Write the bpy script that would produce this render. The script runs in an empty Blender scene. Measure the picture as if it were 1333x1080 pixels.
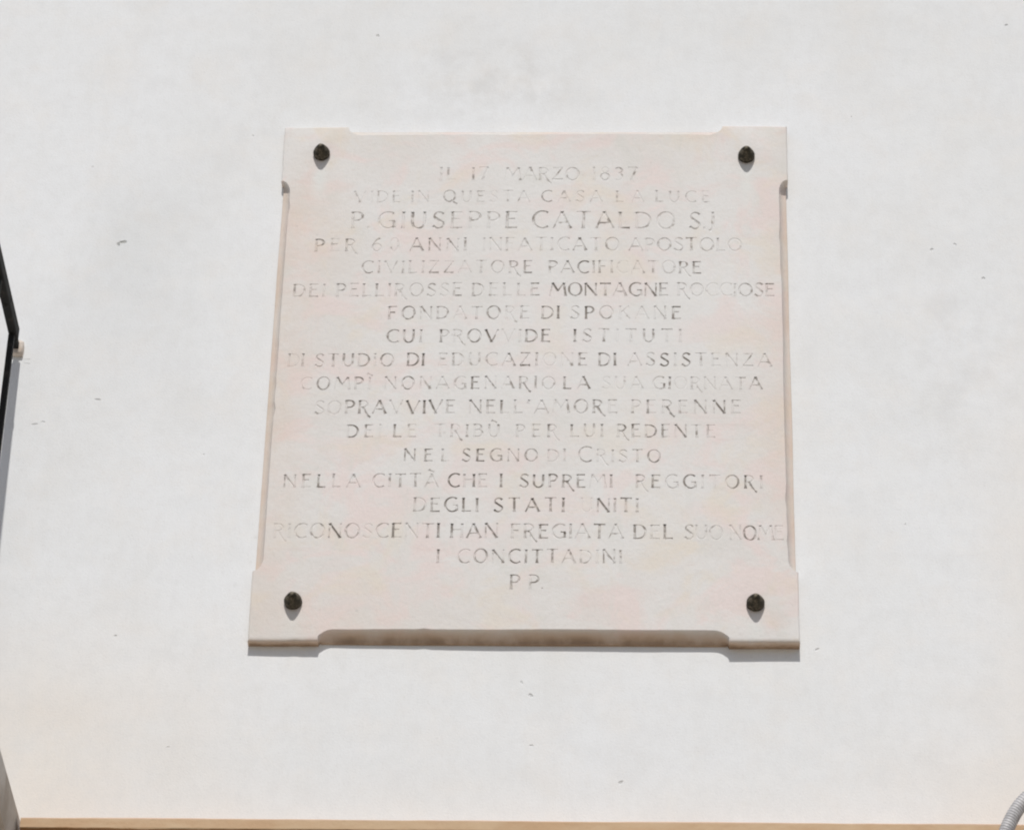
import bpy, bmesh, math, random
from mathutils import Vector, Matrix, noise
from mathutils.geometry import delaunay_2d_cdt

random.seed(7)
S = bpy.context.scene
C = bpy.data.collections.new('place'); S.collection.children.link(C)

# ------------------------------------------------------------------ camera
cam_d = bpy.data.cameras.new('camera')
cam_d.sensor_width = 36.0
cam_d.lens = 4800.0 / 1333.0 * 36.0
cam_d.clip_start = 0.05; cam_d.clip_end = 2000
cam = bpy.data.objects.new('camera', cam_d); C.objects.link(cam)
r = Vector((0.99943242, 0.02549682, 0.02201683))
u = Vector((-0.00355603, -0.5700648, 0.82159204))
f = Vector((-0.033499, 0.82120401, 0.56965058))
M3 = Matrix((r, u, -f)).transposed().to_4x4()
M3.translation = Vector((0.20171878, -5.72245656, 1.74342608))
cam.matrix_world = M3
S.camera = cam

# ------------------------------------------------------------------ sky, sun, exposure
ELEV = math.radians(50)
W = bpy.data.worlds.new('World'); S.world = W; W.use_nodes = True
nt = W.node_tree
bg = nt.nodes['Background']
sky = nt.nodes.new('ShaderNodeTexSky'); sky.sky_type = 'NISHITA'; sky.sun_disc = False
sky.sun_elevation = ELEV; sky.sun_rotation = math.radians(180)
sky.air_density = 1.0; sky.dust_density = 1.5; sky.ozone_density = 1.0
nt.links.new(sky.outputs[0], bg.inputs[0]); bg.inputs[1].default_value = 0.09
sd = bpy.data.lights.new('sun', 'SUN'); sd.energy = 3.6; sd.angle = math.radians(0.53); sd.color = (1.0, 0.955, 0.9)
sun = bpy.data.objects.new('sun', sd); C.objects.link(sun)
sun.location = (0, -6, 12)
sun.rotation_euler = (math.pi/2 - ELEV, 0, math.radians(-0.6))
S.view_settings.view_transform = 'Standard'; S.view_settings.look = 'None'
S.view_settings.gamma = 1; S.view_settings.exposure = -0.275
S.cycles.pixel_filter_type = 'BLACKMAN_HARRIS'; S.cycles.filter_width = 2.1

# ------------------------------------------------------------------ node helpers
def mat(name, rough=0.8, spec=0.3):
    m = bpy.data.materials.new(name); m.use_nodes = True
    b = m.node_tree.nodes['Principled BSDF']
    b.inputs['Roughness'].default_value = rough
    b.inputs['Specular IOR Level'].default_value = spec
    return m, m.node_tree, b

class N:
    """small wrapper for building node graphs"""
    def __init__(s, nt): s.nt = nt
    def new(s, t, **k):
        n = s.nt.nodes.new(t)
        for a, v in k.items(): setattr(n, a, v)
        return n
    def link(s, a, b): s.nt.links.new(a, b)
    def coord(s):
        return s.new('ShaderNodeTexCoord').outputs['Object']
    def mapping(s, vec, scale=(1,1,1), loc=(0,0,0), rot=(0,0,0)):
        m = s.new('ShaderNodeMapping'); s.link(vec, m.inputs[0])
        m.inputs['Scale'].default_value = scale; m.inputs['Location'].default_value = loc; m.inputs['Rotation'].default_value = rot
        return m.outputs[0]
    def noise(s, vec, scale, detail=4, rough=0.55, dist=0.0):
        n = s.new('ShaderNodeTexNoise'); s.link(vec, n.inputs['Vector'])
        n.inputs['Scale'].default_value = scale; n.inputs['Detail'].default_value = detail
        n.inputs['Roughness'].default_value = rough; n.inputs['Distortion'].default_value = dist
        return n.outputs['Fac']
    def ramp(s, v, a, b, lo=0.0, hi=1.0):
        n = s.new('ShaderNodeMapRange'); n.interpolation_type = 'SMOOTHSTEP'; n.clamp = True
        s.link(v, n.inputs['Value'])
        n.inputs['From Min'].default_value = a; n.inputs['From Max'].default_value = b
        n.inputs['To Min'].default_value = lo; n.inputs['To Max'].default_value = hi
        return n.outputs['Result']
    def math(s, op, a, b=None):
        n = s.new('ShaderNodeMath', operation=op)
        for i, v in enumerate((a, b)):
            if v is None: continue
            if isinstance(v, (int, float)): n.inputs[i].default_value = v
            else: s.link(v, n.inputs[i])
        return n.outputs[0]
    def mix(s, fac, a, b, mode='MIX'):
        n = s.new('ShaderNodeMix', data_type='RGBA', blend_type=mode)
        ci = [i for i in n.inputs if i.type == 'RGBA']
        if isinstance(fac, (int, float)): n.inputs[0].default_value = fac
        else: s.link(fac, n.inputs[0])
        for sock, v in zip(ci, (a, b)):
            if isinstance(v, tuple): sock.default_value = (*v, 1)
            else: s.link(v, sock)
        return [o for o in n.outputs if o.type == 'RGBA'][0]
    def gauss(s, vec, c, rx, rz):
        """soft elliptical patch around object-space point c"""
        m = s.mapping(vec, (1/rx, 0, 1/rz), (-c[0]/rx, 0, -c[1]/rz))
        l = s.new('ShaderNodeVectorMath', operation='LENGTH'); s.link(m, l.inputs[0])
        return s.ramp(l.outputs['Value'], 0.0, 1.0, 1.0, 0.0)
    def attr(s, name):
        return s.new('ShaderNodeAttribute', attribute_name=name).outputs['Fac']
    def bump(s, bsdf, h, strength, dist, prev=None):
        b = s.new('ShaderNodeBump'); b.inputs['Strength'].default_value = strength; b.inputs['Distance'].default_value = dist
        s.link(h, b.inputs['Height'])
        if prev is not None: s.link(prev, b.inputs['Normal'])
        s.link(b.outputs[0], bsdf.inputs['Normal'])
        return b.outputs[0]

# ------------------------------------------------------------------ materials
def m_wall():
    m, t, b = mat('painted_plaster', 0.9, 0.15); n = N(t); co = n.coord()
    base = n.mix(n.ramp(n.noise(co, 1.6, 5), 0.35, 0.68), WALL_A, WALL_B)
    base = n.mix(n.ramp(n.noise(n.mapping(co, (1, 1, .55)), 7, 6, .6), 0.45, 0.75, 0, .35), base, (.70, .70, .685))
    # soft grey smudges
    sm = n.noise(co, 13, 6, .65)
    for c, rx, rz, k in (((-.09, 6.53), .34, .20, .50), ((.80, 5.85), .26, .42, .36), ((.72, 5.02), .30, .16, .2), ((.1, 4.98), .5, .10, .14), ((-.55, 6.40), .10, .06, .25), ((-.35, 6.45), .06, .05, .3)):
        g = n.math('MULTIPLY', n.gauss(co, c, rx, rz), n.ramp(sm, .40, .68, 0, k))
        base = n.mix(g, base, (.60, .60, .595))
    # warm stain above the ledge, its bounced light painted in, strongest in both lower corners
    wn = n.noise(n.mapping(co, (2.2, 1, 3.5)), 2.4, 4)
    for c, rx, rz, k in (((-.95, 4.90), .60, .42, .62), ((-.80, 5.1), .5, .3, .2), ((1.02, 4.86), .55, .42, .65), ((1.05, 5.4), .30, .7, .55), ((0, 4.80), 1.8, .18, .25)):
        g = n.math('MULTIPLY', n.gauss(co, c, rx, rz), n.ramp(wn, .2, .62, k*.5, k))
        base = n.mix(g, base, (.77, .705, .625))
    # faint rain wash, broad pale trowel patches
    base = n.mix(n.ramp(n.noise(n.mapping(co, (9, 1, .8)), 3, 5, .6), .5, .75, 0, .12), base, (.68, .69, .68))
    base = n.mix(n.ramp(n.noise(n.mapping(co, (1.4, 1, 2.2), rot=(0, .5, 0)), 3.5, 5, .6), .52, .72, 0, .25), base, (.775, .795, .80))
    # plaster grain and small blotches
    base = n.mix(n.ramp(n.noise(n.mapping(co, (1.6, 1, 1)), 24, 6, .7), .40, .68, 0, .20), base, (.64, .65, .655))
    base = n.mix(n.ramp(n.noise(n.mapping(co, (1, 1, 1), (5, 0, 2)), 10, 5, .65), .45, .70, 0, .18), base, (.80, .755, .70))
    base = n.mix(n.ramp(n.noise(co, 210, 3, .7), .50, .75, 0, .22), base, (.52, .52, .51))
    # specks
    vo = n.new('ShaderNodeTexVoronoi'); n.link(co, vo.inputs['Vector']); vo.inputs['Scale'].default_value = 16
    sp = n.math('MULTIPLY', n.ramp(vo.outputs['Distance'], .03, .10, 1, 0), n.ramp(n.noise(co, 5.3, 3), .60, .68, 0, .16))
    base = n.mix(sp, base, (.42, .43, .41))
    base = n.mix(n.ramp(n.attr('chip'), 0, 1, 0, .70), base, (.36, .37, .35))
    n.link(base, b.inputs['Base Color'])
    p = n.bump(b, n.noise(n.mapping(co, (.8, 1, 1.2), rot=(0, .4, 0)), 5.0, 4, .5), .30, .010)
    p = n.bump(b, n.noise(n.mapping(co, (1, 1, .6)), 26, 4, .5), .22, .003, p)
    n.bump(b, n.noise(co, 260, 3), .35, .0010, p)
    return m

def stone_colour(n, co):
    base = n.mix(n.ramp(n.noise(co, 3.3, 5), .35, .65), ST_A, ST_B)
    # pink and cream clouds drifting through the marble
    d1 = n.mapping(co, (1, 1, 1.25), rot=(0, math.radians(14), 0))
    base = n.mix(n.ramp(n.noise(d1, 7.5, 6, .6, .8), .46, .63, 0, .78), base, (.725, .635, .615))
    d2 = n.mapping(co, (1, 1, 1.1), (3.1, 0, 1.7), rot=(0, math.radians(-9), 0))
    base = n.mix(n.ramp(n.noise(d2, 8.8, 6, .6, .6), .50, .70, 0, .62), base, (.700, .640, .550))
    base = n.mix(n.ramp(n.noise(n.mapping(co, (1, 1, 3.0), (8, 0, 5), rot=(0, math.radians(18), 0)), 11, 6, .6, .6), .58, .75, 0, .40), base, (.65, .555, .53))
    # grey-green weathered patches, fine sugar grain
    base = n.mix(n.ramp(n.noise(n.mapping(co, (2.2, 1, 1), (2, 0, 9)), 9, 6, .65, .5), .52, .72, 0, .50), base, (.625, .63, .60))
    base = n.mix(n.ramp(n.noise(co, 170, 3, .6), .45, .75, 0, .22), base, (.55, .53, .50))
    # warm dust against the side mouldings and along the foot
    for c, rx, rz, k in (((-.47, .55), .09, .7, .34), ((.47, .50), .06, .6, .22), ((-.38, .04), .24, .10, .25), ((-.43, .95), .13, .25, .28)):
        g = n.math('MULTIPLY', n.gauss(co, c, rx, rz), n.ramp(n.noise(co, 12, 5, .6), .3, .65, k*.3, k))
        base = n.mix(g, base, (.66, .52, .42))
    # washed pale middle
    pale = n.math('MULTIPLY', n.gauss(co, (.08, .66), .50, .60), n.ramp(n.noise(co, 4.1, 4), .35, .65, .10, .80))
    base = n.mix(pale, base, (.695, .70, .695))
    # cool run-off streaks under the studs
    for sx, sz, k in ((-.424, 1.06, .6), (.419, 1.05, .55), (-.422, .03, .3), (.420, .03, .45)):
        g = n.math('MULTIPLY', n.gauss(co, (sx, sz), .024, .085), k)
        base = n.mix(g, base, (.70, .735, .72))
    return base

def m_stone():
    m, t, b = mat('weathered_pink_marble', 0.72, 0.25); n = N(t); co = n.coord()
    base = stone_colour(n, co)
    # earth-brown patina on the moulded edge, patchy; painted gap shadow at the top joint
    gr = n.math('MULTIPLY', n.attr('grime_gap_shade'), n.ramp(n.noise(n.mapping(co, (1, 1, .5)), 15, 5, .6), .25, .7, .55, 1.0))
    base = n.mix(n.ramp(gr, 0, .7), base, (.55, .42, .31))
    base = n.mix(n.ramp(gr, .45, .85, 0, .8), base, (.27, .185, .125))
    # fine grey pitting
    vo = n.new('ShaderNodeTexVoronoi'); n.link(co, vo.inputs['Vector']); vo.inputs['Scale'].default_value = 38
    sp = n.math('MULTIPLY', n.ramp(vo.outputs['Distance'], .05, .16, 1, 0), n.ramp(n.noise(co, 9, 3), .60, .70, 0, .30))
    base = n.mix(sp, base, (.40, .39, .37))
    n.link(base, b.inputs['Base Color'])
    p = n.bump(b, n.noise(co, 14, 6, .65), .35, .004)
    p = n.bump(b, n.noise(co, 60, 5, .65), .40, .002, p)
    n.bump(b, n.noise(co, 190, 4), .25, .0008, p)
    return m

def m_groove():
    m, t, b = mat('letter_paint_residue', 0.8, 0.2); n = N(t); co = n.coord()
    base = stone_colour(n, co)
    w = n.math('ADD', n.math('MULTIPLY', n.math('SUBTRACT', n.noise(co, 130, 3, .5), .5), 2.4),
               n.math('MULTIPLY', n.math('SUBTRACT', n.noise(co, 45, 2, .5), .5), 3.0))
    w = n.math('ADD', w, n.attr('ink'))
    base = n.mix(n.ramp(w, .15, 1.15, 0, .95), base, (.31, .285, .26))
    n.link(base, b.inputs['Base Color'])
    n.bump(b, n.noise(co, 190, 4), .25, .0008)
    return m

def m_iron_black():
    m, t, b = mat('black_painted_iron', 0.75, 0.2); n = N(t); co = n.coord()
    base = n.mix(n.ramp(n.noise(co, 40, 5), .5, .7), (.014, .014, .013), (.035, .030, .026))
    n.link(base, b.inputs['Base Color']); n.bump(b, n.noise(co, 160, 3), .3, .001)
    return m

def m_bronze():
    m, t, b = mat('weathered_bronze', 0.62, 0.35); n = N(t); co = n.coord()
    base = n.mix(n.ramp(n.noise(co, 110, 6, .7), .42, .72), (.028, .025, .016), (.20, .175, .13))
    n.link(base, b.inputs['Base Color']); b.inputs['Metallic'].default_value = .35
    n.bump(b, n.noise(co, 120, 4), .5, .002)
    return m

def m_ledge():
    m, t, b = mat('ochre_painted_moulding', 0.85, 0.2); n = N(t); co = n.coord()
    base = n.mix(n.ramp(n.noise(n.mapping(co, (1, 1, 3)), 12, 6, .6), .35, .68), (.57, .425, .28), (.52, .36, .225))
    base = n.mix(n.ramp(n.noise(n.mapping(co, (1, 1, 4), (4, 0, 2)), 26, 5, .65), .60, .74, 0, .5), base, (.42, .30, .17))
    # wall paint slopped over the top arris; below the fillet, shade is painted in as darker brown
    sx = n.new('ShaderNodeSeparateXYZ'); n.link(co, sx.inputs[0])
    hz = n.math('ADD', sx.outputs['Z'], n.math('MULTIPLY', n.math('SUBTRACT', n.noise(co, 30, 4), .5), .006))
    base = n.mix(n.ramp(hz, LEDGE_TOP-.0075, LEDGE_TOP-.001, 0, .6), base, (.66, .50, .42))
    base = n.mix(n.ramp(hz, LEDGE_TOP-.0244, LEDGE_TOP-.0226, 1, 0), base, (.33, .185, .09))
    n.link(base, b.inputs['Base Color']); n.bump(b, n.noise(co, 90, 5, .6), .4, .0025)
    return m

def m_slab():
    m, t, b = mat('grey_weathered_stone', 0.9, 0.2); n = N(t); co = n.coord()
    base = n.mix(n.ramp(n.noise(co, 9, 6, .6), .35, .65), (.62, .59, .54), (.44, .39, .33))
    base = n.mix(n.ramp(n.noise(n.mapping(co, (1, 1, .3)), 18, 5), .5, .7, 0, .6), base, (.30, .25, .20))
    n.link(base, b.inputs['Base Color']); n.bump(b, n.noise(co, 60, 5), .5, .004)
    return m

def m_mortar():
    m, t, b = mat('pale_mortar', 0.9, 0.15); n = N(t); co = n.coord()
    base = n.mix(n.ramp(n.noise(co, 60, 5), .4, .65), (.68, .62, .56), (.58, .50, .43))
    n.link(base, b.inputs['Base Color']); n.bump(b, n.noise(co, 120, 4), .5, .003)
    return m

def m_conduit():
    m, t, b = mat('galvanised_steel', 0.62, 0.4); n = N(t); co = n.coord()
    base = n.mix(n.ramp(n.noise(co, 50, 4), .4, .65), (.52, .52, .53), (.40, .40, .41))
    n.link(base, b.inputs['Base Color']); b.inputs['Metallic'].default_value = .2
    return m

def m_ground():
    m, t, b = mat('stone_paving', 0.9, 0.2); n = N(t); co = n.coord()
    br = n.new('ShaderNodeTexBrick'); n.link(co, br.inputs['Vector']); br.inputs['Scale'].default_value = 1.6
    br.inputs['Color1'].default_value = (.42, .35, .27, 1); br.inputs['Color2'].default_value = (.37, .31, .24, 1)
    br.inputs['Mortar'].default_value = (.2, .18, .16, 1); br.inputs['Mortar Size'].default_value = .01
    base = n.mix(n.ramp(n.noise(co, 2, 5), .3, .7, 0, .4), br.outputs[0], (.27, .25, .22))
    n.link(base, b.inputs['Base Color'])
    return m

WALL_A = (.775, .800, .822); WALL_B = (.755, .776, .788)
ST_A = (.67, .655, .635); ST_B = (.70, .70, .692)
LEDGE_TOP = 4.823
MW, MS, MG, MI, MB, ML, MSL, MM, MC, MGR = (m_wall(), m_stone(), m_groove(), m_iron_black(), m_bronze(),
                                            m_ledge(), m_slab(), m_mortar(), m_conduit(), m_ground())

# ------------------------------------------------------------------ object helpers
def link(name, me, m, parent=None, loc=(0,0,0)):
    o = bpy.data.objects.new(name, me); C.objects.link(o)
    if m: me.materials.append(m)
    o.location = loc
    if parent: o.parent = parent
    return o

def mesh(name, verts, faces, smooth=False):
    me = bpy.data.meshes.new(name); me.from_pydata([tuple(v) for v in verts], [], faces)
    me.update()
    if smooth:
        for p in me.polygons: p.use_smooth = True
    return me

def fix_normals(me):
    bm = bmesh.new(); bm.from_mesh(me); bmesh.ops.recalc_face_normals(bm, faces=bm.faces); bm.to_mesh(me); bm.free(); me.update()

def empty(name, loc, label, cat, group=None):
    o = bpy.data.objects.new(name, None); C.objects.link(o); o.location = loc
    o.empty_display_size = .1
    o['label'] = label; o['category'] = cat
    if group: o['group'] = group
    return o

def add_box(vs, fs, x0, x1, y0, y1, z0, z1, bev=0.0):
    b = len(vs)
    if bev <= 0:
        vs += [(x, y, z) for z in (z0, z1) for y in (y0, y1) for x in (x0, x1)]
        fs += [tuple(b+i for i in q) for q in ((0,2,3,1),(4,5,7,6),(0,1,5,4),(2,6,7,3),(0,4,6,2),(1,3,7,5))]
        return
    bm = bmesh.new(); bmesh.ops.create_cube(bm, size=1)
    for v in bm.verts:
        v.co = Vector((x0 if v.co.x < 0 else x1, y0 if v.co.y < 0 else y1, z0 if v.co.z < 0 else z1))
    bmesh.ops.bevel(bm, geom=bm.edges[:], offset=bev, segments=2, affect='EDGES', profile=.5)
    bm.verts.index_update()
    vs += [tuple(v.co) for v in bm.verts]; fs += [tuple(b+v.index for v in fc.verts) for fc in bm.faces]
    bm.free()

def fpoint(v, name, vals):
    a = v.attributes.new(name, 'FLOAT', 'POINT')
    a.data.foreach_set('value', vals)

# ================================================================== BUILDING (wall + ledge)
building = empty('building_facade', (0, 0, 0), 'white painted plaster house front with an ochre ledge along its foot', 'building')

def chip_poly(cx, cz, w, h, rot, n=11, jag=.28):
    pts = []
    for i in range(n):
        a = 2*math.pi*i/n
        k = 1 + jag*(random.random()-.5)*2
        x, z = w*k*math.cos(a), h*k*math.sin(a)
        pts.append((cx + x*math.cos(rot)-z*math.sin(rot), cz + x*math.sin(rot)+z*math.cos(rot)))
    return pts
# a hooked flake and small pits knocked out of the plaster
CH = [(-.8036, 6.1213, .012, .0048, .12, .95), (-.8120, 6.117, .0036, .0052, .2, .9),
      (-.8211, 5.7451, .006, .003, 0, .35), (-.936, 5.6878, .009, .0022, .25, .30), (-.920, 5.6930, .005, .002, -.2, .28),
      (-.3256, 6.6508, .0038, .0048, 0, .45), (.7759, 6.1071, .0036, .004, 0, .40), (.8721, 6.0384, .004, .004, 0, .38),
      (.0156, 5.1006, .0042, .0048, .5, .42), (-.0015, 5.1277, .0028, .005, .2, .30), (.1777, 4.9245, .0052, .0036, .6, .45),
      (.9512, 6.6796, .0045, .004, 0, .5), (.8212, 6.1204, .004, .003, 0, .22), (-.7436, 5.2214, .003, .003, 0, .3),
      (.0189, 4.998, .004, .003, 0, .22), (-.9640, 5.8385, .009, .0011, 0, .25), (-.9650, 5.8290, .008, .0010, 0, .22),
      (.53, 5.20, .005, .003, .5, .18), (-.565, 6.39, .0022, .0018, 0, .3), (-.63, 4.99, .003, .0016, .2, .3), (.70, 5.47, .002, .0028, 0, .25),
      (-.88, 6.31, .002, .002, 0, .3), (-.61, 5.62, .0016, .002, 0, .25), (.63, 6.44, .0018, .002, 0, .3)]
def build_wall():
    P = [(-4, 0), (4, 0), (4, 9.5), (-4, 9.5)]
    E = [(0, 1), (1, 2), (2, 3), (3, 0)]
    chips = []
    for cx, cz, w, h, rt, dk in CH:
        pts = chip_poly(cx, cz, w, h, rt)
        b = len(P); k = len(pts)
        P += pts; E += [(b+i, b+(i+1) % k) for i in range(k)]
        inner = [(cx+(p[0]-cx)*.55, cz+(p[1]-cz)*.55) for p in pts]
        b2 = len(P); P += inner; E += [(b2+i, b2+(i+1) % k) for i in range(k)]
        chips.append((cx, cz, max(w, h), min(w, h), dk, b, b2, k))
    res = delaunay_2d_cdt([Vector(p) for p in P], E, [], 0, 1e-7, True)
    V, F, OV = res[0], res[2], res[3]
    inner_of = {}; rim_of = {}
    for c in chips:
        for i in range(c[5], c[5]+c[7]): rim_of[i] = c
        for i in range(c[6], c[6]+c[7]): inner_of[i] = c
    vs, att = [], []
    for v, o in zip(V, OV):
        c = next((inner_of[i] for i in o if i in inner_of), None)
        c2 = next((rim_of[i] for i in o if i in rim_of), None)
        if c: vs.append((v[0], min(.0016, c[3]*.5)*(.7+.5*random.random()), v[1])); att.append(c[4])
        elif c2: vs.append((v[0], 0, v[1])); att.append(c2[4]*.35)
        else: vs.append((v[0], 0, v[1])); att.append(0)
    fs = [tuple(f_) for f_ in F]
    nf = len(vs); vs += [(-4, .35, 0), (4, .35, 0), (4, .35, 9.5), (-4, .35, 9.5)]; att += [0]*4
    ci = []
    for p in ((-4, 0), (4, 0), (4, 9.5), (-4, 9.5)):
        ci.append(min(range(nf), key=lambda i: (vs[i][0]-p[0])**2+(vs[i][2]-p[1])**2))
    fs += [(nf, nf+1, nf+2, nf+3)] + [(ci[i], ci[(i+1) % 4], nf+(i+1) % 4, nf+i) for i in range(4)]
    me = mesh('wall', vs, fs); fix_normals(me); fpoint(me, 'chip', att)
    return link('wall', me, MW, building)
build_wall()

def build_ledge():
    T0 = LEDGE_TOP
    prof = [(0.004, T0+.004), (-.004, T0+.001), (-.030, T0-.0005), (-.0475, T0-.002), (-.0500, T0-.0045), (-.0500, T0-.0222),
            (-.0485, T0-.0245), (-.030, T0-.029), (-.024, T0-.044), (-.024, T0-.060), (-.025, T0-.075), (-.012, T0-.079), (-.012, T0-.16), (0.004, T0-.162)]
    xs = [-.8700]
    while xs[-1] < 1.25: xs.append(xs[-1]+.012)
    xs += [1.6, 2.2, 3, 4]
    vs = []; k = len(prof)
    for x in xs:
        for j, (y, z) in enumerate(prof):
            if 1 <= j <= 12:
                d = .0011*noise.noise(Vector((x*22, j*.35, 3))) + .0022*noise.noise(Vector((x*4.5, j*.2, 9)))
                z += d; y += .8*d
            vs.append((x, y, z))
    fs = [(i*k+j, (i+1)*k+j, (i+1)*k+j+1, i*k+j+1) for i in range(len(xs)-1) for j in range(k-1)]
    fs += [tuple(range(k)), tuple((len(xs)-1)*k+j for j in range(k))]
    me = mesh('ledge', vs, fs); fix_normals(me)
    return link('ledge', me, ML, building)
build_ledge()

# ------------------------------------------------------------------ balcony slab (part of the building)
def build_balcony():
    T0 = LEDGE_TOP + .019
    prof = [(0, 0), (.0, -.095), (-.012, -.104), (-.012, -.116), (-.003, -.121), (-.006, -.140), (-.018, -.152), (-.034, -.175)]
    # offsets are horizontal steps in from the slab's outline; y -> drop below its top
    X1, X0, Y0 = -.8785, -2.7, -.82
    vs, fs = [], []
    for o, dz in prof:
        vs += [(X0-o, .0, T0+dz), (X0-o, Y0-o, T0+dz), (X1+o, Y0-o, T0+dz), (X1+o, .0, T0+dz)]
    n_ = len(prof)
    for j in range(n_-1):
        for a in range(3): fs.append((j*4+a, j*4+a+1, (j+1)*4+a+1, (j+1)*4+a))
        fs.append((j*4+3, j*4, (j+1)*4, (j+1)*4+3))
    fs += [(0, 1, 2, 3), tuple((n_-1)*4+i for i in range(4))]
    me = mesh('balcony_slab', vs, fs)
    bm = bmesh.new(); bm.from_mesh(me)
    bmesh.ops.recalc_face_normals(bm, faces=bm.faces)
    ed = [e for e in bm.edges if abs(e.verts[0].co.z-T0) < 1e-5 and abs(e.verts[1].co.z-T0) < 1e-5 and not (e.verts[0].co.y > -1e-4 and e.verts[1].co.y > -1e-4)]
    bmesh.ops.bevel(bm, geom=ed, offset=.007, segments=3, affect='EDGES', profile=.5)
    bmesh.ops.translate(bm, vec=(0, .003, 0), verts=[v for v in bm.verts if v.co.y > -1e-4])
    bm.to_mesh(me); bm.free()
    link('balcony_slab', me, MSL, building)
build_balcony()

# ================================================================== BALCONY RAILING
def build_railing():
    XR, W_ = -.9775, .0165
    ZT = 5.882; ZB = LEDGE_TOP + .019
    root = empty('balcony_railing', (-1.0, -.4, ZB), 'black wrought iron balcony railing at the left edge of the wall', 'railing')
    L_ = (1.0, .4, -ZB)
    x1, x0 = XR, XR-W_
    def part(name, boxes, m=MI, bev=.0015):
        vs, fs = [], []
        for bx in boxes: add_box(vs, fs, *bx, bev)
        return link(name, mesh(name, vs, fs), m, root, L_)
    # top rail running straight out from the wall, its end let into a mortar plug
    part('handrail', [(x0, x1, -.77, -.040, ZT-.030, ZT), (x0+.002, x1-.004, -.042, .01, ZT-.027, ZT-.010)], bev=.003)
    part('handrail', [(-2.55, x0-.001, -.77, -.742, ZT-.030, ZT)], bev=.003)
    # forged knuckle on the rail
    bm = bmesh.new(); bmesh.ops.create_uvsphere(bm, u_segments=16, v_segments=10, radius=1)
    for v in bm.verts: v.co = Vector((x0+W_/2+v.co.x*.0095, -.155+v.co.y*.012, ZT-.015+v.co.z*.0185))
    me = bpy.data.meshes.new('collar'); bm.to_mesh(me); bm.free()
    link('collar', me, MI, root, L_)
    part('bottom_rail', [(x0, x1, -.742, -.004, ZB+.085, ZB+.103)])
    part('bottom_rail', [(-2.55, x0-.001, -.765, -.747, ZB+.085, ZB+.103)])
    # square uprights
    first = part('baluster', [(x0+.0005, x1-.0045, -.066, -.054, ZB+.003, ZT-.0305)])
    for i, y in enumerate((-.235, -.41, -.585)):
        o = first.copy(); C.objects.link(o); o.parent = root; o.location = (L_[0], L_[1]+y+.057, L_[2])
    for i in range(13):
        o = first.copy(); C.objects.link(o); o.parent = root; o.location = (L_[0]-.118*(i)-.0, L_[1]-.699, L_[2])
    # mortar plug in the wall
    bm = bmesh.new(); bmesh.ops.create_icosphere(bm, subdivisions=3, radius=1)
    for v in bm.verts:
        c = v.co.normalized(); k = 1/max(abs(c.x), abs(c.y), abs(c.z))
        c = c.lerp(c*k, .85); nz = 1+.14*noise.noise(c*2.3)
        v.co = Vector(((x0+x1)/2+.0015+c.x*.0112*nz, .002+c.y*.014*nz, 5.861+c.z*.0165*nz))
    me = bpy.data.meshes.new('mortar_plug'); bm.to_mesh(me); bm.free()
    for p in me.polygons: p.use_smooth = True
    o = link('mortar_plug', me, MM, root, L_); o['label'] = 'pale mortar plug round the end of the handrail'
build_railing()

# ================================================================== MARBLE PLAQUE
TH = .021; PW, PH = 1.0, 1.1964
Z0 = 5.2
plaque = empty('marble_plaque', (0, 0, Z0), 'weathered pinkish marble memorial plaque with carved Italian inscription on white wall', 'plaque')
def yth(x, y): return y*(1.06+.26*x+.17*max(0, 1-(2*x)**2))             # the slab is a little thicker at its right side

def build_outline():
    """front arris and rear arris of the slab, vertex by vertex, counter-clockwise"""
    hw, tab, dep, run = PW/2, .128, .0195, .028
    pts = []   # (front x,z, rear x,z, kind) kind: 0 tab, 1 moulded recess
    def side(a, b, nrm, tl0, tl1, dp):
        """walk from corner a to b; recess between tabs"""
        L = math.dist(a, b); d = ((b[0]-a[0])/L, (b[1]-a[1])/L)
        st = [(s, 0.0, 0) for s in [0.0005+i*(tl0-.0005)/9 for i in range(10)]]
        for i in range(1, 10):
            uu = i/9; st.append((tl0+uu*run, dp*math.sqrt(max(0, 1-(1-uu)**2)), 1))
        n_ = 46; s0, s1 = tl0+run, L-tl1-run
        st += [(s0+(s1-s0)*i/n_, dp, 1) for i in range(1, n_)]
        for i in range(9, 0, -1):
            uu = i/9; st.append((L-tl1-uu*run, dp*math.sqrt(max(0, 1-(1-uu)**2)), 1))
        st += [(L-tl1+i*(tl1-.0005)/9, 0.0, 0) for i in range(10)]
        for s, ins, kd in st:
            wob = .0011*noise.noise(Vector((a[0]*3+d[0]*s*9, a[1]*3+d[1]*s*9, 1.7))) + .0005*noise.noise(Vector((a[0]+d[0]*s*60, a[1]+d[1]*s*60, 5))) + .007*max(0, noise.noise(Vector((a[0]*7+d[0]*s*38, a[1]*7+d[1]*s*38, 31)))-.34)
            ins2 = ins + wob + .0006
            rear = min(ins, .0001 if nrm[1] < -.5 else .0035) + .0012*noise.noise(Vector((a[0]*2+d[0]*s*5, a[1]*2+d[1]*s*5, 8))) + .0008
            tf = max(0, 1-s/.016) - max(0, 1-(L-s)/.016)
            pts.append(((a[0]+d[0]*s+nrm[0]*ins2, a[1]+d[1]*s+nrm[1]*ins2),
                        (a[0]+d[0]*s+nrm[0]*rear, a[1]+d[1]*s+nrm[1]*rear), nrm, ins/dp, (d[0]*tf, d[1]*tf)))
    A, B, D, E_ = (-hw, 0), (hw, 0), (hw, PH), (-hw, PH)
    side(A, B, (0, 1), tab, tab, .0235)
    side(B, D, (-1, 0), .150, .137, .0185)
    side(D, E_, (0, -1), tab, tab, .0225)
    side(E_, A, (1, 0), .137, .150, .0185)
    return pts
OUT = build_outline()

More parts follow.
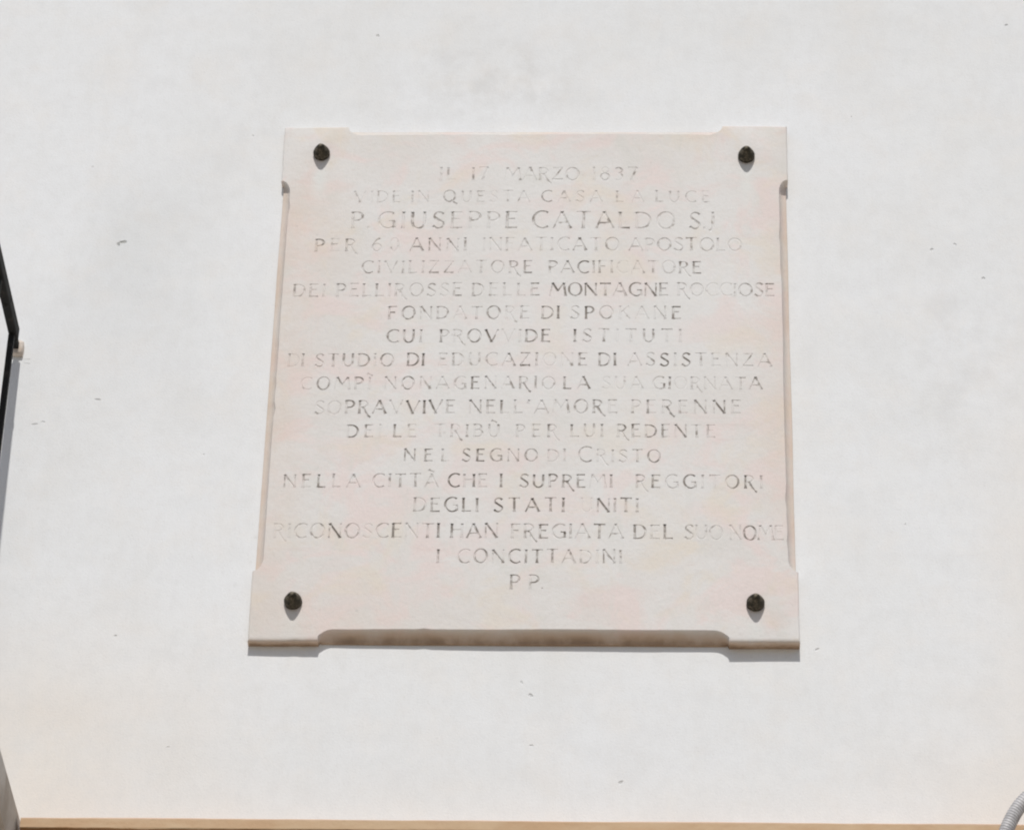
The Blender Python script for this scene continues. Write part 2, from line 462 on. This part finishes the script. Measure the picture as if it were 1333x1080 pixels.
def rim_point(p, k, kk=9):
    """k = 0 at the front face ... kk at the wall"""
    (fx, fz), (rx, rz), nrm, rc, tv = p
    t = k/kk
    # tab profile: rounded front arris then straight back
    R = .0034; RI = .0085 if nrm[1] > .5 else .0034
    if t <= .45:
        a = t/.45*math.pi/2; tin = RI*(1-math.sin(a)); ty = -TH + R*(1-math.cos(a))
    else:
        tin = 0; ty = -TH+R + (TH-R)*(t-.45)/.55
    tt = tin/RI*(.0085 if abs(nrm[0]) > .5 and fz < .5 else .0034)
    tx, tz = fx+nrm[0]*tin+tv[0]*tt, fz+nrm[1]*tin+tv[1]*tt
    # recess profile: hollow (cavetto) sweeping out to a thin fillet at the wall
    if t <= .8:
        a = t/.8*math.pi/2; w = 1-math.cos(a); cy = -TH + (TH-.0045)*math.sin(a)
    else:
        w = 1; cy = -.0045*(1-t)/.2
    cx, cz = fx+(rx-fx)*w, fz+(rz-fz)*w
    b = min(1, rc*1.6)
    x, z, y = tx*(1-b)+cx*b, tz*(1-b)+cz*b, ty*(1-b)+cy*b
    return x, y, z

# ---- alphabet: strokes in a box one unit high; (points, thick?) ; curves are sampled
def arc(cx, cy, rx, ry, a0, a1, n=12):
    return [(cx+rx*math.cos(math.radians(a0+(a1-a0)*i/n)), cy+ry*math.sin(math.radians(a0+(a1-a0)*i/n))) for i in range(n+1)]
def glyph(c):
    T, t = 1.0, .62
    if c == 'I': return .14, [([(.07, 0), (.07, 1)], T)]
    if c == 'J': return .26, [([(.2, 1), (.2, .1), (.12, -.06), (0, -.1)], T)]
    if c == 'L': return .52, [([(.06, 1), (.06, 0)], T), ([(.06, .03), (.52, .03)], t)]
    if c == 'E': return .54, [([(.06, 0), (.06, 1)], T), ([(.06, .97), (.52, .97)], t), ([(.06, .56), (.42, .56)], t), ([(.06, .03), (.54, .03)], t)]
    if c == 'F': return .52, [([(.06, 0), (.06, 1)], T), ([(.06, .97), (.52, .97)], t), ([(.06, .54), (.42, .54)], t)]
    if c == 'T': return .68, [([(.34, 0), (.34, 1)], T), ([(0, .97), (.68, .97)], t)]
    if c == 'H': return .72, [([(.06, 0), (.06, 1)], T), ([(.66, 0), (.66, 1)], T), ([(.06, .56), (.66, .56)], t)]
    if c == 'A': return .80, [([(0, 0), (.38, 1)], t), ([(.38, 1), (.80, 0)], T), ([(.14, .33), (.66, .33)], t)]
    if c == 'V': return .78, [([(0, 1), (.40, 0)], T), ([(.40, 0), (.78, 1)], t)]
    if c == 'N': return .76, [([(.05, 0), (.05, 1)], t), ([(.05, 1), (.71, 0)], T), ([(.71, 0), (.71, 1)], t)]
    if c == 'M': return .98, [([(.0, 0), (.14, 1)], t), ([(.14, 1), (.48, .38)], T), ([(.48, .38), (.84, 1)], t), ([(.84, 1), (.98, 0)], T)]
    if c == 'Z': return .64, [([(.03, .97), (.62, .97)], t), ([(.60, .97), (.02, .03)], t), ([(.02, .03), (.64, .03)], T)]
    if c == 'O': return .84, [(arc(.42, .5, .39, .5, 90, 450, 22), 'O')]
    if c == 'C': return .72, [(arc(.46, .5, .43, .5, 52, 308, 16), 'O')]
    if c == 'G': return .78, [(arc(.46, .5, .43, .5, 52, 318, 16), 'O'), ([(.74, .42), (.74, .06)], T), ([(.5, .44), (.78, .44)], t)]
    if c == 'Q': return .88, [(arc(.42, .5, .39, .5, 90, 450, 22), 'O'), ([(.5, .12), (.95, -.22)], T)]
    if c == 'D': return .74, [([(.06, 0), (.06, 1)], T), ([(.06, .97), (.26, .97)] + arc(.26, .5, .44, .47, 78, -78, 12) + [(.26, .03), (.06, .03)], 'O')]
    if c == 'P': return .56, [([(.06, 0), (.06, 1)], T), ([(.06, .97), (.25, .97)] + arc(.25, .72, .28, .25, 75, -75, 9) + [(.25, .47), (.06, .47)], 'O')]
    if c == 'B': return .60, [([(.06, 0), (.06, 1)], T), ([(.06, .97), (.25, .97)] + arc(.25, .76, .25, .21, 75, -75, 8) + [(.25, .55), (.06, .55)], 'O'),
                              ([(.06, .55), (.27, .55)] + arc(.27, .29, .30, .26, 75, -75, 9) + [(.27, .03), (.06, .03)], 'O')]
    if c == 'R': return .64, [([(.06, 0), (.06, 1)], T), ([(.06, .97), (.25, .97)] + arc(.25, .73, .27, .24, 75, -75, 9) + [(.25, .49), (.06, .49)], 'O'),
                              ([(.27, .49), (.45, .12), (.62, -.16), (.76, -.27)], T)]
    if c == 'S': return .54, [([(.49, .86)] + arc(.28, .76, .22, .23, 50, 200, 7) + [(.20, .58), (.40, .42)] + arc(.26, .24, .25, .24, 30, -150, 8) + [(.01, .15)], 'S')]
    if c == 'U': return .72, [([(.06, 1), (.06, .36)] + arc(.35, .36, .29, .35, 180, 360, 10) + [(.64, .36), (.64, 1)], 'O')]
    if c == 'K': return .68, [([(.06, 0), (.06, 1)], T), ([(.06, .46), (.60, 1)], t), ([(.24, .60), (.66, 0)], T)]
    if c == '1': return .16, [([(.08, 0), (.08, 1)], T)]
    if c == '7': return .54, [([(0, .97), (.54, .97)], t), ([(.54, .97), (.2, 0)], T)]
    if c == '8': return .54, [(arc(.27, .77, .2, .22, 90, 450, 14), 'O'), (arc(.27, .27, .25, .27, 90, 450, 16), 'O')]
    if c == '3': return .5, [([(.03, .9)] + arc(.22, .76, .22, .22, 100, -60, 8) + [(.2, .55)], 'O'), ([(.2, .55)] + arc(.22, .27, .26, .28, 75, -130, 10), 'O')]
    if c == '6': return .58, [(arc(.29, .28, .26, .28, 90, 450, 16), 'O'), ([(.46, .98), (.22, .78), (.04, .42), (.03, .28)], T)]
    if c == '0': return .56, [(arc(.28, .5, .25, .5, 90, 450, 18), 'O')]
    if c == '.': return .12, [([(.02, .05), (.12, .05)], T)]
    if c == "'": return .14, [([(.1, 1.0), (.03, .74)], T)]
    raise KeyError(c)
ACC = {'ì': ('I', (-.08, .24)), 'ù': ('U', (.2, .52)), 'à': ('A', (.2, .52))}

LINES = [
    (31.7, [('IL', -185.4, -154.5, 1057.9, 1057.8, '23'), ('17', -121.9, -90.9, 1057.8, 1057.7, '23'), ('MARZO', -57.6, 89.2, 1057.6, 1057.3, '33433'), ('1837', 115.8, 202.5, 1057.2, 1057.1, '2433')]),
    (27.8, [('VIDE', -351.4, -261.5, 1003.8, 1003.6, '4124'), ('IN', -239.6, -205.7, 1003.6, 1003.6, '33'), ('QUESTA', -176.2, -8.1, 1003.5, 1003.2, '455333'), ('CASA', 16.5, 133.9, 1003.2, 1003.0, '6343'), ('LA', 162.1, 215.5, 1002.9, 1002.8, '44'), ('LUCE', 239.5, 345.0, 1002.8, 1002.6, '6633')]),
    (40.8, [('P.', -354.4, -319.1, 939.1, 939.0, '41'), ('GIUSEPPE', -301.5, -30.8, 938.9, 938.1, '43545447'), ('CATALDO', 0.1, 276.1, 938.0, 937.2, '6746766'), ('S.', 306.0, 335.9, 937.1, 937.0, '61'), ('J', 344.4, 352.3, 937.0, 937.0, '3')]),
    (31.0, [('PER', -423.0, -343.6, 883.3, 883.3, '545'), ('60', -311.6, -259.8, 883.3, 883.4, '43'), ('ANNI', -237.3, -128.2, 883.4, 883.4, '7644'), ('INFATICATO', -96.1, 168.7, 883.4, 883.4, '3423634646'), ('APOSTOLO', 188.5, 406.3, 883.4, 883.4, '53534434')]),
    (29.5, [('CIVILIZZATORE', -329.2, 0.6, 829.8, 829.1, '5243534454367'), ('PACIFICATORE', 33.3, 327.2, 829.1, 828.5, '587763125667')]),
    (30.7, [('DEI', -459.3, -398.5, 773.8, 773.9, '442'), ('PELLIROSSE', -375.6, -133.9, 773.9, 774.2, '4465235327'), ('DELLE', -113.8, 16.0, 774.2, 774.3, '44567'), ('MONTAGNE', 36.3, 263.4, 774.4, 774.6, '98986898'), ('ROCCIOSE', 281.5, 467.3, 774.6, 774.8, '62234556')]),
    (30.2, [('FONDATORE', -273.2, -3.2, 719.0, 719.2, '856628625'), ('DI', 21.0, 54.9, 719.2, 719.2, '77'), ('SPOKANE', 76.9, 287.2, 719.2, 719.4, '6852247')]),
    (30.3, [('CUI', -273.9, -207.0, 664.0, 664.2, '566'), ('PROVVIDE', -172.2, 38.1, 664.3, 664.8, '83792288'), ('ISTITUTI', 83.5, 288.5, 665.0, 665.5, '85635564')]),
    (29.9, [('DI', -460.6, -430.5, 608.7, 608.7, '44'), ('STUDIO', -408.5, -259.2, 608.7, 608.9, '755745'), ('DI', -232.8, -200.6, 608.9, 608.9, '99'), ('EDUCAZIONE', -172.9, 109.0, 608.9, 609.2, '5433876538'), ('DI', 130.9, 164.4, 609.2, 609.2, '77'), ('ASSISTENZA', 187.7, 458.4, 609.3, 609.5, '3498754455')]),
    (28.5, [('COMPì', -432.9, -300.7, 555.1, 555.2, '45663'), ('NONAGENARIO', -273.6, 48.6, 555.3, 555.5, '75355763635'), ('LA', 65.3, 114.9, 555.5, 555.6, '56'), ('SUA', 138.6, 214.9, 555.6, 555.7, '445'), ('GIORNATA', 234.4, 439.5, 555.7, 555.8, '66544335')]),
    (30.6, [('SOPRAVVIVE', -403.2, -138.8, 498.5, 499.1, '5687849987'), ("NELL'AMORE", -111.8, 167.1, 499.2, 499.8, '8565466674'), ('PERENNE', 193.9, 398.8, 499.8, 500.3, '4666575')]),
    (28.9, [('DELLE', -339.7, -210.1, 445.3, 445.2, '75256'), ('TRIBù', -174.6, -53.5, 445.2, 445.2, '34465'), ('PER', -21.8, 55.7, 445.2, 445.2, '456'), ('LUI', 80.5, 140.9, 445.2, 445.2, '846'), ('REDENTE', 167.4, 350.7, 445.2, 445.1, '7655743')]),
    (27.8, [('NEL', -230.5, -145.5, 391.0, 390.6, '875'), ('SEGNO', -121.0, 18.9, 390.5, 389.8, '88888'), ('DI', 38.2, 71.2, 389.8, 389.6, '32'), ('cRISTO', 95.5, 248.1, 389.5, 388.8, '634456')]),
    (29.4, [('NELLA', -453.1, -311.0, 333.2, 332.8, '54887'), ('CITTà', -286.9, -165.5, 332.8, 332.5, '54773'), ('CHE', -145.9, -73.6, 332.5, 332.3, '877'), ('I', -52.6, -42.2, 332.3, 332.2, '8'), ('SUPREMI', -12.8, 158.9, 332.2, 331.8, '7778837'), ('REGGITORI', 202.8, 437.2, 331.7, 331.2, '574834883')]),
    (30.7, [('DEGLI', -208.1, -88.7, 277.9, 277.8, '37777'), ('STATI', -59.5, 70.7, 277.8, 277.8, '88988'), ('UNITI', 101.1, 207.1, 277.8, 277.7, '47883')]),
    (31.3, [('RICONOSCENTI', -465.4, -158.5, 221.5, 220.5, '215587577569'), ('HAN', -138.2, -51.2, 220.5, 220.2, '777'), ('FREGIATA', -26.4, 178.8, 220.1, 219.4, '76775674'), ('DEL', 199.2, 270.8, 219.4, 219.2, '757'), ('SUO', 292.8, 362.7, 219.1, 218.9, '325'), ('NOME', 375.4, 473.9, 218.8, 218.5, '3754')]),
    (29.4, [('I', -164.0, -155.2, 166.1, 166.0, '6'), ('CONCITTADINI', -122.8, 177.7, 166.0, 165.7, '646788662374')]),
    (30.9, [('P', -28.0, -6.2, 109.3, 109.5, '6'), ('P.', 8.8, 34.4, 109.5, 109.7, '53')]),
]


def hw_profile(pts, kind, H):
    """half width at every point of a stroke: stress on uprights, flared ends"""
    HWT, HWt = .074*H, .050*H
    HWT = max(HWT, 1.6); HWt = max(HWt, 1.05)
    n_ = len(pts); out = []
    for i in range(n_):
        a, b = pts[max(0, i-1)], pts[min(n_-1, i+1)]
        if i == 0 and n_ > 2 and math.dist(pts[0], pts[-1]) < 1e-4: a = pts[-2]
        dx, dy = b[0]-a[0], b[1]-a[1]; L = math.hypot(dx, dy) or 1
        if kind == 'O': s = abs(dy)/L; out.append(HWt*.9+(HWT-HWt*.9)*s**1.3)
        elif kind == 'S': out.append(HWt+(HWT-HWt)*max(0, -dx*dy)/(L*L)*1.9 if dx*dy < 0 else HWt*.95)
        else: out.append(HWT*1.0 if kind >= 1 else HWt)
    return out

def build_inscription():
    P, E = [], []                      # CDT input
    ring = [rim_point(p, 0) for p in OUT]
    P += [(q[0], q[2]) for q in ring]
    nr = len(ring); E += [(i, (i+1) % nr) for i in range(nr)]
    segs = []                          # (x0,z0,h0,x1,z1,h1,letter,ink)
    lid = -1; areas = []
    bins = {}
    BS = .01
    for li, (H, words) in enumerate(LINES):
        for w, X0, X1, zb0, zb1, ink in words:
            gl = []
            for ch in w:
                hh = H; base = ch
                if ch == 'c': base = 'C'; hh = H*1.22
                acc = None
                if ch in ACC: base, acc = ACC[ch]
                gw, st = glyph(base)
                st = list(st)
                if acc: st.append(([(acc[0], 1.32), (acc[1], 1.12)], 1.0))
                gl.append((gw, st, hh))
            tot = sum(g[0]*g[2] for g in gl); n_ = len(gl)
            k = 1.0; gap = 0
            if n_ > 1:
                gap = ((X1-X0) - tot)/(n_-1)
                if gap < .13*H: k = ((X1-X0) - .13*H*(n_-1))/tot; gap = .13*H
            x = X0
            if n_ == 1: x = (X0+X1)/2 - tot/2
            for gi, (gw, st, hh) in enumerate(gl):
                v = int(ink[gi])/9.0*(.86 if li > 8 else .80 if li > 2 else .68)
                zb = zb0 + (zb1-zb0)*(x-X0)/max(1, X1-X0) + random.uniform(-.5, .5)
                lid += 1; areas.append(gw*hh*hh*(.6 if v < .3 else 1))
                rot_ = random.uniform(-.018, .018); sc = random.uniform(.975, 1.025)
                for pts, kind in st:
                    q = []
                    for px, py in pts:
                        lx, lz = px*hh*k, py*hh*sc
                        q.append((x+lx-rot_*lz, zb+lz+rot_*lx))
                    closed = len(q) > 4 and math.dist(q[0], q[-1]) < .3
                    hws = hw_profile(q, kind, H)
                    if not closed and len(q) == 2:
                        a, b = q; h0 = hws[0]
                        q = [a, (a[0]*.86+b[0]*.14, a[1]*.86+b[1]*.14), (a[0]*.14+b[0]*.86, a[1]*.14+b[1]*.86), b]
                        fl = 1.45 if h0 > 1.3 else 1.3
                        hws = [h0*fl, h0, h0, h0*fl]
                    elif not closed:
                        hws[0] *= 1.2; hws[-1] *= 1.15
                    sv = v*random.uniform(.85, 1.12)
                    if v < .80: sv *= random.uniform(.45, 1.25)
                    if kind != 'O' and kind != 'S' and kind < 1: sv *= random.uniform(.55, 1.0)
                    if v < .62 and random.random() < (.12 if kind in ('O', 'S') or kind >= 1 else .34): sv *= random.uniform(.15, .45)   # stroke weathered away
                    q = [(a/1000, b/1000) for a, b in q]; hws = [h/1000 for h in hws]
                    if closed: q = q[:-1]; hws = hws[:-1]
                    m_ = len(q); nb = len(P)
                    Ls, Rs = [], []
                    for i in range(m_):
                        if closed: a, b = q[i-1], q[(i+1) % m_]
                        else: a, b = q[max(0, i-1)], q[min(m_-1, i+1)]
                        dx, dy = b[0]-a[0], b[1]-a[1]; L = math.hypot(dx, dy) or 1
                        nx, ny = -dy/L, dx/L
                        Ls.append((q[i][0]+nx*hws[i], q[i][1]+ny*hws[i])); Rs.append((q[i][0]-nx*hws[i], q[i][1]-ny*hws[i]))
                    P += Ls; P += Rs; P += q
                    l0, r0, c0 = nb, nb+m_, nb+2*m_
                    rg = range(m_) if closed else range(m_-1)
                    for i in rg:
                        j = (i+1) % m_
                        E.append((l0+i, l0+j)); E.append((r0+i, r0+j)); E.append((c0+i, c0+j))
                        sid = len(segs)
                        segs.append((q[i][0], q[i][1], hws[i], q[j][0], q[j][1], hws[j], lid, sv))
                        mh = max(hws[i], hws[j])+1e-4
                        for bx in range(int((min(q[i][0], q[j][0])-mh)//BS), int((max(q[i][0], q[j][0])+mh)//BS)+1):
                            for bz in range(int((min(q[i][1], q[j][1])-mh)//BS), int((max(q[i][1], q[j][1])+mh)//BS)+1):
                                bins.setdefault((bx, bz), []).append(sid)
                    if not closed:
                        E.append((l0, r0)); E.append((l0+m_-1, r0+m_-1))
                x += gw*hh*k + gap
    res = delaunay_2d_cdt([Vector(p) for p in P], E, [], 1, 1e-6, False)
    V, F = res[0], res[2]
    def depth(x, z):
        """groove depth and line/ink at a point of the face"""
        best = (0, None, 0)
        for s in bins.get((int(x//BS), int(z//BS)), ()):
            x0, z0, h0, x1, z1, h1, li, v = segs[s]
            dx, dz = x1-x0, z1-z0; LL = dx*dx+dz*dz or 1e-12
            t = ((x-x0)*dx+(z-z0)*dz)/LL
            if t < -.02 or t > 1.02: 
                tt = min(1, max(0, t)); dd = math.hypot(x-x0-dx*tt, z-z0-dz*tt)
                if dd > .0004: continue
                t = tt
            t = min(1, max(0, t))
            d = (h0+(h1-h0)*t) - math.hypot(x-x0-dx*t, z-z0-dz*t)
            if d > best[0]: best = (d, li, v)
        return best
    face_f = []; line_f = {}
    poly = [(q[0], q[2]) for q in ring]
    def outside(x, z):
        if abs(x) < PW/2-.03 and .03 < z < PH-.03: return False
        ins = False
        for i in range(nr):
            (ax, az), (bx, bz) = poly[i], poly[(i+1) % nr]
            if (az > z) != (bz > z) and x < (bx-ax)*(z-az)/(bz-az)+ax: ins = not ins
        return not ins
    for fc in F:
        cx = sum(V[i][0] for i in fc)/len(fc); cz = sum(V[i][1] for i in fc)/len(fc)
        d, li, v = depth(cx, cz)
        if outside(cx, cz): continue
        if d > 1.5e-5: line_f.setdefault(li, []).append((tuple(fc), v))
        else: face_f.append(tuple(fc))
    # slab: front face + moulded rim
    K = 9
    # every CDT vertex keeps the face plane; ring vertices are re-used for the rim
    vs = [(v[0], yth(v[0], -TH), v[1]) for v in V]
    gr = [0.0]*len(vs)
    idx = {}
    for i, v in enumerate(V): idx[(round(v[0], 5), round(v[1], 5))] = i
    prev = []
    for q in ring:
        key = (round(q[0], 5), round(q[2], 5)); i = idx.get(key)
        if i is None: i = min(range(len(V)), key=lambda a: (V[a][0]-q[0])**2+(V[a][1]-q[2])**2)
        prev.append(i)
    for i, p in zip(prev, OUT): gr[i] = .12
    fs = list(face_f); rim_start = len(fs)
    for k in range(1, K+1):
        cur = []
        for p in OUT:
            x, y, z = rim_point(p, k); 
            cur.append(len(vs)); vs.append((x, yth(x, y) if k < K else .003, z))
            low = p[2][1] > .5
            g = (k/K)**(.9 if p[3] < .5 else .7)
            if k == K-1 and p[2][1] < -.5: g += 2.6*max(0, noise.noise(Vector((x*7, 2, 3)))+.05) + (2.6 if .27 < x < .36 else 0)  # dark line painted in for the shadowed gap along the top joint
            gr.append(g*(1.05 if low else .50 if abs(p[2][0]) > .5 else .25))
        for i in range(nr):
            j = (i+1) % nr
            fs.append((prev[i], prev[j], cur[j], cur[i]))
        prev = cur
    me = mesh('slab', vs, fs)
    fpoint(me, 'grime_gap_shade', gr)
    # drop verts used only by the letters
    bm = bmesh.new(); bm.from_mesh(me)
    bmesh.ops.delete(bm, geom=[v for v in bm.verts if not v.link_faces], context='VERTS')
    bmesh.ops.recalc_face_normals(bm, faces=bm.faces)
    for fc in bm.faces: fc.smooth = len(fc.verts) == 4 and min(v.co.y for v in fc.verts) > -TH*1.2 and (max(v.co.y for v in fc.verts)-min(v.co.y for v in fc.verts)) > 1e-5
    bm.to_mesh(me); bm.free()
    me.set_sharp_from_angle(angle=math.radians(38))
    link('slab', me, MS, plaque)
    # letters: V-cut grooves, one mesh per letter; the smallest beyond 300 are joined
    def letter_mesh(ids, name):
        lv = []; lf = []; ik = []
        for lid_ in ids:
            mp = {}
            for fc, v in line_f.get(lid_, []):
                o = []
                for i in fc:
                    if i not in mp:
                        mp[i] = len(lv)
                        x, z = V[i][0], V[i][1]
                        d, l2, v2 = depth(x, z)
                        if d < 6e-5: d = 0; v2 = v
                        wear = .20+.80*min(1, v2*1.25)
                        lv.append((x, yth(x, -TH) + d*1.15*wear, z)); ik.append(v2)
                    o.append(mp[i])
                lf.append(tuple(o))
        me = mesh(name, lv, lf); fpoint(me, 'ink', ik)
        bm = bmesh.new(); bm.from_mesh(me)
        for fc in bm.faces:
            fc.normal_update()
            if fc.normal.y > 0: fc.normal_flip()
        bm.to_mesh(me); bm.free()
        return link(name, me, MG, plaque)
    order = sorted((i for i in range(len(areas)) if i in line_f), key=lambda i: -areas[i])
    for i in sorted(order[:298]): letter_mesh([i], 'letter')
    o = letter_mesh(order[298:], 'small_letters'); o['kind'] = 'stuff'
build_inscription()

# ---- four bronze studs
def stud_mesh(seed):
    random.seed(seed)
    prof = [(0, .0), (.0155, .0), (.0166, .0018), (.0163, .0045), (.0166, .0062), (.0154, .0100), (.0134, .0150), (.0110, .0200),
            (.0084, .0245), (.0058, .0282), (.0030, .0304), (0, .0312)]
    n_ = 28; vs = []; fs = []
    for rr, y in prof[1:-1]:
        for i in range(n_):
            a = 2*math.pi*i/n_
            k = 1+.045*noise.noise(Vector((math.cos(a)*1.3+seed, math.sin(a)*1.3, y*60)))+.012*math.cos(6*a+seed)
            vs.append((rr*k*math.cos(a), -y, rr*k*math.sin(a)))
    tip = len(vs); vs.append((0, -.0312, 0)); m_ = len(prof)-2
    for j in range(m_-1):
        for i in range(n_): fs.append((j*n_+i, j*n_+(i+1) % n_, (j+1)*n_+(i+1) % n_, (j+1)*n_+i))
    for i in range(n_): fs.append(((m_-1)*n_+i, (m_-1)*n_+(i+1) % n_, tip))
    fs.append(tuple(range(n_)))
    me = mesh('stud', vs, fs, True); fix_normals(me); return me
for i, (x, z) in enumerate(((-.4224, 1.1250), (.4181, 1.1165), (-.4205, .0815), (.4201, .0800))):
    link('stud', stud_mesh(i*3+1), MB, plaque, (x, yth(x, -TH)+.0004, z))

# ================================================================== CONDUIT
def build_conduit():
    y = -.11
    ctrl = [(1.02, -.02, 4.86), (1.00, -.07, 4.868), (.965, -.1, 4.873), (.925, y, 4.868), (.9030, y, 4.857), (.8860, y, 4.8460), (.8705, y, 4.8310), (.8575, y, 4.8130), (.8465, y, 4.7925), (.836, y, 4.766),
            (.829, y, 4.73), (.826, -.1, 4.68), (.826, -.07, 4.60), (.828, -.03, 4.52), (.83, .0, 4.47)]
    ctrl = [Vector(c) for c in ctrl]
    path = []
    for i in range(len(ctrl)-1):
        p0, p1, p2, p3 = ctrl[max(0, i-1)], ctrl[i], ctrl[i+1], ctrl[min(len(ctrl)-1, i+2)]
        n_ = max(4, int((p2-p1).length/.00065))
        for k in range(n_):
            t = k/n_
            path.append(.5*((2*p1)+(p2-p0)*t+(2*p0-5*p1+4*p2-p3)*t*t+(3*p1-p0-3*p2+p3)*t**3))
    path.append(ctrl[-1])
    # cumulative length drives the corrugation
    vs, fs = [], []; ns = 20; s = 0; up = Vector((0, -1, 0))
    for i, p in enumerate(path):
        if i: s += (p-path[i-1]).length
        tg = (path[min(i+1, len(path)-1)]-path[max(i-1, 0)]).normalized()
        a = tg.cross(up).normalized(); b = tg.cross(a).normalized()
        for j in range(ns):
            th = 2*math.pi*j/ns
            rr = .0124 + .0005*math.cos(2*math.pi*s/.0052 + th)      # helical corrugation
            vs.append(p+a*rr*math.cos(th)+b*rr*math.sin(th))
    for i in range(len(path)-1):
        for j in range(ns):
            fs.append((i*ns+j, i*ns+(j+1) % ns, (i+1)*ns+(j+1) % ns, (i+1)*ns+j))
    me = mesh('flexible_conduit', vs, fs, True); fix_normals(me)
    o = link('flexible_conduit', me, MC)
    o['label'] = 'grey ribbed metal conduit arching in front of the ledge at lower right'; o['category'] = 'conduit'
build_conduit()

# ================================================================== GROUND below
me = mesh('ground', [(-400, -400, 0), (400, -400, 0), (400, 400, 0), (-400, 400, 0)], [(0, 1, 2, 3)])
g = link('ground', me, MGR); g['kind'] = 'structure'
g['label'] = 'stone paved street below the wall'
g.location = (0, 0, -.004)
